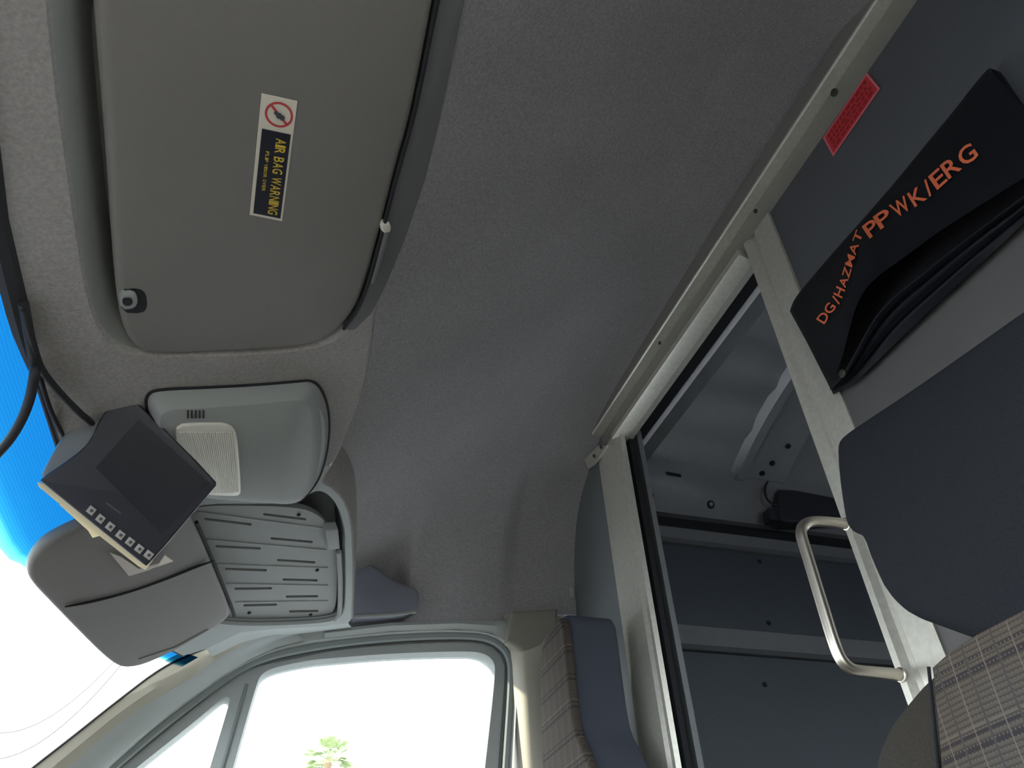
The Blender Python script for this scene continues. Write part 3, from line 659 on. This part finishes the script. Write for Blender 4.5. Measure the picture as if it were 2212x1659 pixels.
# ---- cables at the windscreen header
def cable(label, pts, r):
    tag(MB().tube(smooth(pts, False, 3), r, 10).build('cable', M['rubber']), label, 'cable', 'cables at the windscreen header')
hdrp = front_pt(.795, .004, -.012)
cable('black cable hanging free across the blue windscreen band', [hdrp + np.array((.0, -.10, .004)), hdrp] + [on(x, y, HN, HD - .03 - k * .012) for k, (x, y) in enumerate([(76,800),(66,860),(44,915),(8,968),(-60,1030),(-160,1085)])], .0055)
cable('thick black cable running to the top of the monitor', [front_pt(.70, .006, -.010), front_pt(.78, .008, -.012)] + [oH(*p, .012) for p in [(94,806),(118,836),(148,868)]] + [oH(174, 894, .014), oH(190, 906, .012), oH(198, 914, .004)], .0042)
cable('thin black cable between header edge and monitor housing', [front_pt(.73, .008, -.010)] + [oH(*p, .008) for p in [(84,806),(96,850),(112,895)]] + [oM(140, 948, -.04), oM(160, 960, -.04)], .0030)

# ---- black document pouch on the partition
po = thing('document_pouch', 'black vinyl document pouch with orange lettering hung on the partition', 'pouch', oX(1900, 500, .80))
top_e = [(1706,672),(1714,648),(1740,615),(1800,545),(1860,478),(1930,398),(2000,312),(2060,240),(2110,175),(2135,148)]
low_e = [(1793,830),(1816,785),(1830,730),(1852,648),(1889,600),(1962,550),(2028,500),(2110,448),(2212,384),(2300,330)]
bot_e = [(1800,852),(1845,830),(1900,775),(1975,703),(2050,632),(2120,568),(2212,482),(2310,392)]
def pouch_pt(px, py, x): return oX(px, py, x)
def grid(top, bot, nu, nv, xf):
    t = resample([(p[0], p[1], 0) for p in top], nu, False); b = resample([(p[0], p[1], 0) for p in bot], nu, False); v = []
    for j in range(nv):
        for i in range(nu):
            f = j / (nv-1); p = t[i]*(1-f) + b[i]*f; v.append(oX(p[0], p[1], xf(i/(nu-1), f)))
    return v, [(j*nu+i, j*nu+i+1, (j+1)*nu+i+1, (j+1)*nu+i) for j in range(nv-1) for i in range(nu-1)]
def flapx(u, f): return .792 - .012 * min(1, u * 6) - .050 * math.sin(f * math.pi / 2) * (.35 + .65 * min(1, u / .35)) * (1 - .35 * max(0, (u - .75) / .25))
te = smooth([(p[0], p[1], 0) for p in top_e], False, 2); le = smooth([(p[0], p[1], 0) for p in low_e], False, 2); be = smooth([(p[0], p[1], 0) for p in bot_e], False, 2)
def thickgrid(top, bot, nu, nv, xf, th, name, m):
    v, f = grid(top, bot, nu, nv, xf); v2_, f2 = grid(top, bot, nu, nv, lambda u, t: xf(u, t) + th)
    mb = MB(); o = len(v); mb.add(v + v2_, f + [tuple(i + o for i in q[::-1]) for q in f2] + [(i, i+1, o+i+1, o+i) for i in range(nu-1)] + [((nv-1)*nu+i+1, (nv-1)*nu+i, o+(nv-1)*nu+i, o+(nv-1)*nu+i+1) for i in range(nu-1)]
       + [(j*nu, o+j*nu, o+(j+1)*nu, (j+1)*nu) for j in range(nv-1)] + [((j+1)*nu-1, (j+2)*nu-1, o+(j+2)*nu-1, o+(j+1)*nu-1) for j in range(nv-1)])
    return mb.build(name, m, po, ang=50)
thickgrid(te, le, 60, 24, flapx, .003, 'flap', M['pouch'])
def inx(u, f): return .792 + .004 * f
ti = [(p[0]*.6 + q[0]*.4, p[1]*.6 + q[1]*.4, 0) for p, q in zip(resample(te, 40, False), resample(le, 40, False))]
thickgrid(ti, be, 40, 20, lambda u, f: .797, .003, 'back_sheet', M['pouchin'])
mi = [(p[0]*.55 + q[0]*.45, p[1]*.55 + q[1]*.45, 0) for p, q in zip(resample(le, 40, False), resample(be, 40, False))]
def lowx(u, f): return .776 + .012 * f - .010 * math.exp(-((f - .12) / .08) ** 2) - .006 * math.exp(-((f - .55) / .07) ** 2) - .004 * math.sin(u * 9) * (1 - f)
thickgrid(mi, be, 60, 24, lowx, .003, 'front_pocket', M['pouch'])
MB().tube([oX(p[0], p[1], lowx(k/39, .0) - .001) for k, p in enumerate(mi)], .003, 8).build('pocket_hem', M['pouch'], po)
MB().disc(oX(1822, 807, .752), (-1, 0, 0), .006, .004).build('snap_button', M['screw'], po)
# top strap end seen at the upper edge
MB().slab([oX(*p, .79) for p in [(2135,146),(2150,152),(2330,420),(2300,440),(2230,330)]], (-1, 0, 0), .012, .003, n=40).build('side_gusset', M['pouch'], po)
chars = list(zip('DG/HAZMAT', [(1778,686),(1792,666),(1806,648),(1813,631),(1822,609),(1829,588),(1836,563),(1844,537),(1853,511)])) + list(zip('PPWK/ERG', [(1882,493),(1908,472),(1945,447),(1981,424),(2004,406),(2026,386),(2054,361),(2089,334)]))
tx = MB()
ter = resample(te, 60, False); ler = resample(le, 60, False)
def flap_depth(px, py):                      # nearest flap grid parameter for a point seen at px, py
    best = None
    for i in range(60):
        a, b = ter[i], ler[i]; d = b - a; f = max(0, min(1, np.dot((px - a[0], py - a[1]), d[:2]) / np.dot(d, d)))
        q = a + d * f; e = (q[0]-px)**2 + (q[1]-py)**2
        if best is None or e < best[0]: best = (e, i/59, f)
    return flapx(best[1], best[2])
for k, (ch, c) in enumerate(chars):
    pr = chars[k-1][1] if k and k != 9 else None; nx_ = chars[k+1][1] if k+1 < len(chars) and k != 8 else None
    a = np.array(pr or c, float); b = np.array(nx_ or c, float); t = b - a; L = np.linalg.norm(t) / (2 if pr and nx_ else 1); t /= np.linalg.norm(t)
    g, f = glyph(ch); xs_ = [p[0] for p in g]; ys_ = [p[1] for p in g]; cx = (min(xs_)+max(xs_))/2; cy = (min(ys_)+max(ys_))/2; wx = max(xs_)-min(xs_); hy = max(ys_)-min(ys_)
    s = k / 16; h = 25 + 12 * s if k > 8 else 21 - (k > 3) * 4; wdt = L * (.92 if ch not in '/' else .55)
    up = np.array((-.50, -.87)) if k > 8 else np.array((-.86, -.50)); up = up - t * np.dot(up, t) * .45; up /= np.linalg.norm(up)
    pts = []
    for p in g:
        q = np.array(c, float) + t * wdt * (p[0]-cx)/wx + up * h * (p[1]-cy)/hy; pts.append(oX(q[0], q[1], flap_depth(q[0], q[1]) - .0035))
    tx.add(pts, f)
t_ = tx.build('lettering', M['orange'], po, sm=False); t_['label'] = 'orange capitals DG/HAZMAT PPWK/ERG'

# ---- red sticker on the partition
st = thing('red_sticker', 'small red notice sticker on the dark partition panel beside the rail', 'sticker', oX(1840, 245, .805))
sq = [oX(*p, .8045) for p in [(1873,157),(1901,191),(1800,338),(1778,298)]]
def sq_(u, v, o): p = (sq[3]*(1-u)+sq[0]*u)*(1-v) + (sq[2]*(1-u)+sq[1]*u)*v; return p + np.array((-o, 0, 0))
def srect(u0, u1, v0, v1, o): return MB().prism([sq_(u0,v0,o), sq_(u1,v0,o), sq_(u1,v1,o), sq_(u0,v1,o)], (-.0003, 0, 0))
srect(0, 1, 0, 1, 0).build('border', M['redlight'], st, sm=False); srect(.03, .97, .07, .93, .0005).build('red_field', M['red'], st, sm=False)
pr_ = MB()
for r, (v0, v1) in enumerate(((.14,.28),(.36,.48),(.54,.66),(.73,.86))):
    u = .08
    while u < .90:
        w_ = random.uniform(.03, .09); pr_.prism([sq_(u,v0,.0009), sq_(min(.93,u+w_),v0,.0009), sq_(min(.93,u+w_),v1,.0009), sq_(u,v1,.0009)], (-.0002, 0, 0)); u += w_ + .025
pr_.build('blurred_print', M['reddark'], st, sm=False)

# ---- grab handle on the door post
gh = thing('grab_handle', 'polished steel grab handle bolted to the partition door post', 'handle', (.8, .812, .34))
yy = .812
hpx = [(1925,1452),(1860,1450),(1838,1446),(1818,1428),(1803,1395),(1770,1285),(1738,1180),(1730,1155),(1732,1138),(1748,1127),(1775,1126),(1826,1126)]
pth = [oY(*p, yy) for p in hpx]; pth[0] = np.array((.797, yy, pth[1][2] - .001)); pth[-1] = np.array((.797, yy, pth[-2][2] + .001))
MB().tube(smooth(pth, False, 2), .0078, 14).build('bent_tube', M['steel'], gh, ang=80)
for e in (pth[0], pth[-1]): MB().disc((.7965, e[1], e[2]), (-1, 0, 0), .0095, .003).build('mounting_foot', M['steel'], gh)

# ---- passenger seat
ps = thing('passenger_seat', 'near passenger seat with black headrest and plaid back', 'seat', (.70, .40, -.55))
hr_px = [(1797,952),(1795,985),(1802,1060),(1815,1140),(1830,1152),(1850,1158),(1870,1218),(1902,1287),(1948,1330),(2040,1364),(2110,1390),(2300,1385),(2420,1200),(2440,800),(2330,575),(2212,650),(2060,760),(1950,838),(1850,905),(1812,932)]
MB().slab(smooth([oX(*p, .655) for p in hr_px], True, 1), (-1, 0, 0), .105, .020, n=140, bulge=.012).build('headrest', M['seatblack'], ps, ang=70)
bk_px = [(1810,2100),(1840,1740),(1857,1659),(1870,1605),(1893,1552),(1928,1505),(1962,1465),(2035,1402),(2100,1360),(2212,1302),(2330,1245),(2480,1260),(2560,1500),(2560,2100)]
MB().slab(smooth([oX(*p, .60) for p in bk_px], True, 1), (-1, 0, 0), .13, .035, n=140, bulge=.01).build('backrest', M['seatgrey'], ps, ang=70)
ins_px = [(2008,1440),(2046,1406),(2104,1368),(2212,1312),(2330,1256),(2430,1300),(2480,1600),(2480,2050),(2050,2050),(2034,1750),(2028,1659),(2020,1560)]
MB().slab([oX(*p, .586) for p in ins_px], (-1, 0, 0), .02, .006, n=140, bulge=.006).build('plaid_insert', M['plaid'], ps, ang=70)
MB().tube(smooth([oX(*p, .590) for p in [(2006,1440),(2018,1560),(2027,1659),(2033,1750),(2048,2050)]], False, 1), .0016, 6).build('seam', M['seatblack'], ps)
MB().slab([np.array(p) for p in [(.18,.18,-.18),(.18,.74,-.18),(.64,.74,-.18),(.64,.18,-.18)]], (0, 0, 1), .16, .05, n=80).build('cushion', M['seatgrey'], ps, ang=70)
MB().box((.25, .24, -.55), (.62, .68, -.30)).build('seat_base', M['black'], ps, sm=False)

# ---- driver seat
ds = thing('driver_seat', 'far driver seat seen edge-on with plaid front and black side', 'seat', (.68, 1.56, -.55))
dr_px = [(1200,1338),(1214,1333),(1222,1403),(1232,1512),(1240,1577),(1262,1628),(1286,1690),(1290,1800),(1150,1800),(1172,1690),(1168,1602),(1166,1500),(1166,1405),(1184,1362)]
MB().slab(smooth([oX(*p, .615) for p in dr_px], True, 1), (-1, 0, 0), .02, .008, n=100).build('plaid_front', M['plaid'], ds, ang=60)
sh_px = [(1206,1333),(1226,1326),(1233,1403),(1243,1512),(1252,1577),(1275,1628),(1298,1690),(1302,1800),(1170,1800),(1180,1690),(1176,1602),(1174,1500),(1174,1405),(1190,1352)]
MB().slab(smooth([oX(*p, .632) for p in sh_px], True, 1), (-1, 0, 0), .112, .010, n=100).build('back_shell', M['drvblack'], ds, ang=60)
MB().slab([np.array(p) for p in [(.16,1.34,-.14),(.16,1.80,-.14),(.62,1.80,-.14),(.62,1.34,-.14)]], (0, 0, 1), .16, .05, n=80).build('cushion', M['seatgrey'], ds, ang=70)
MB().slab([np.array(p) for p in [(.62,1.50,-.20),(.62,1.79,-.20),(.62,1.79,.36),(.62,1.50,.36)]], (-1, 0, 0), .12, .04, n=80).build('backrest', M['seatgrey'], ds, ang=70)
MB().box((.20, 1.40, -.55), (.60, 1.74, -.28)).build('seat_base', M['black'], ds, sm=False)

# ---- control box in the load space
cbx = thing('control_box', 'small black box on the load space roof rail', 'box', oY(1740, 1100, 1.79))
MB().slab([oY(*p, 1.745) for p in [(1683,1057),(1716,1058),(1795,1073),(1830,1080),(1835,1122),(1699,1127),(1685,1122)]], (0, -1, 0), .055, .004, n=60).build('housing', M['black'], cbx)
MB().slab([oY(*p, 1.75) for p in [(1661,1096),(1690,1094),(1700,1126),(1666,1122)]], (0, -1, 0), .04, .004, n=30).build('mounting_bracket', M['black'], cbx)
MB().tube(smooth([oY(*p, 1.755) for p in [(1664,1030),(1652,1052),(1653,1074),(1666,1088),(1684,1095)]], False, 2), .0035, 8).build('lead', M['rubber'], cbx)

# ---- clip on the roof lining edge
tag(MB().box((.795, 1.838, .905), (.806, 1.848, .935)).build('lining_clip', M['plastic_dim']), 'tiny grey clip on the roof lining edge by the partition', 'clip')

# ---- palm tree across the road, overhead wires
pc = ray(694, 1640); pc = pc * (30 / pc[1])
pt = thing('palm_tree', 'palm tree seen through the driver window', 'tree', (pc[0], pc[1], -1.2))
trk = [np.array((pc[0] + .25 * math.sin(k / 10 * 1.5), pc[1], -1.2 + (pc[2] + 1.2) * k / 12)) for k in range(13)]
MB().tube(trk, [.22 - .008 * k for k in range(13)], 12).build('trunk', M['trunk'], pt)
pc = trk[-1]
for k in range(46):
    az = random.uniform(0, 2 * math.pi); el = math.radians(random.uniform(-25, 85)); L = random.uniform(.75, 1.10)
    dr = np.array((math.cos(az) * math.cos(el), math.sin(az) * math.cos(el), math.sin(el))); sd = np.cross(dr, (0, 0, 1.)); sd /= np.linalg.norm(sd); nu_ = np.cross(sd, dr)
    mb = MB(); tip = pc + dr * L * .55
    mb.tube([pc, pc + dr * L * .3, tip], .014, 4)
    for q in range(17):                      # fan of blades
        a = (q - 8) / 8 * 1.35; bd = dr * math.cos(a) + sd * math.sin(a); e = tip + bd * L * .52 * (1 - .18 * abs(a)) - np.array((0, 0, .10 * L)) + nu_ * .03
        wv = np.cross(bd, nu_); wv /= np.linalg.norm(wv); m_ = tip * .45 + e * .55 + nu_ * .02
        mb.add([tip, m_ + wv * .016, e, m_ - wv * .016, m_ + nu_ * .014], [(0, 1, 4), (1, 2, 4), (2, 3, 4), (3, 0, 4)])
    mb.build('frond', M['frond'], pt, sm=False)
def wire(label, a, b, d):
    p = ray(*a); q = ray(*b); p = p / np.linalg.norm(p) * d; q = q / np.linalg.norm(q) * d * 1.02; ex = (q - p)
    pts = [p + ex * t - np.array((0, 0, .25)) * (1 - ((t - .5) * 2) ** 2) * .3 for t in np.linspace(-.9, 1.9, 24)]
    tag(MB().tube(pts, .008, 6).build('overhead_wire', M['wire']), label, 'wire', 'overhead wires')
wire('upper faint overhead wire seen through the windscreen under the visor', (250, 1450), (90, 1601), 11.)
wire('lower faint overhead wire at the lower left of the windscreen', (127, 1536), (0, 1583), 13.)
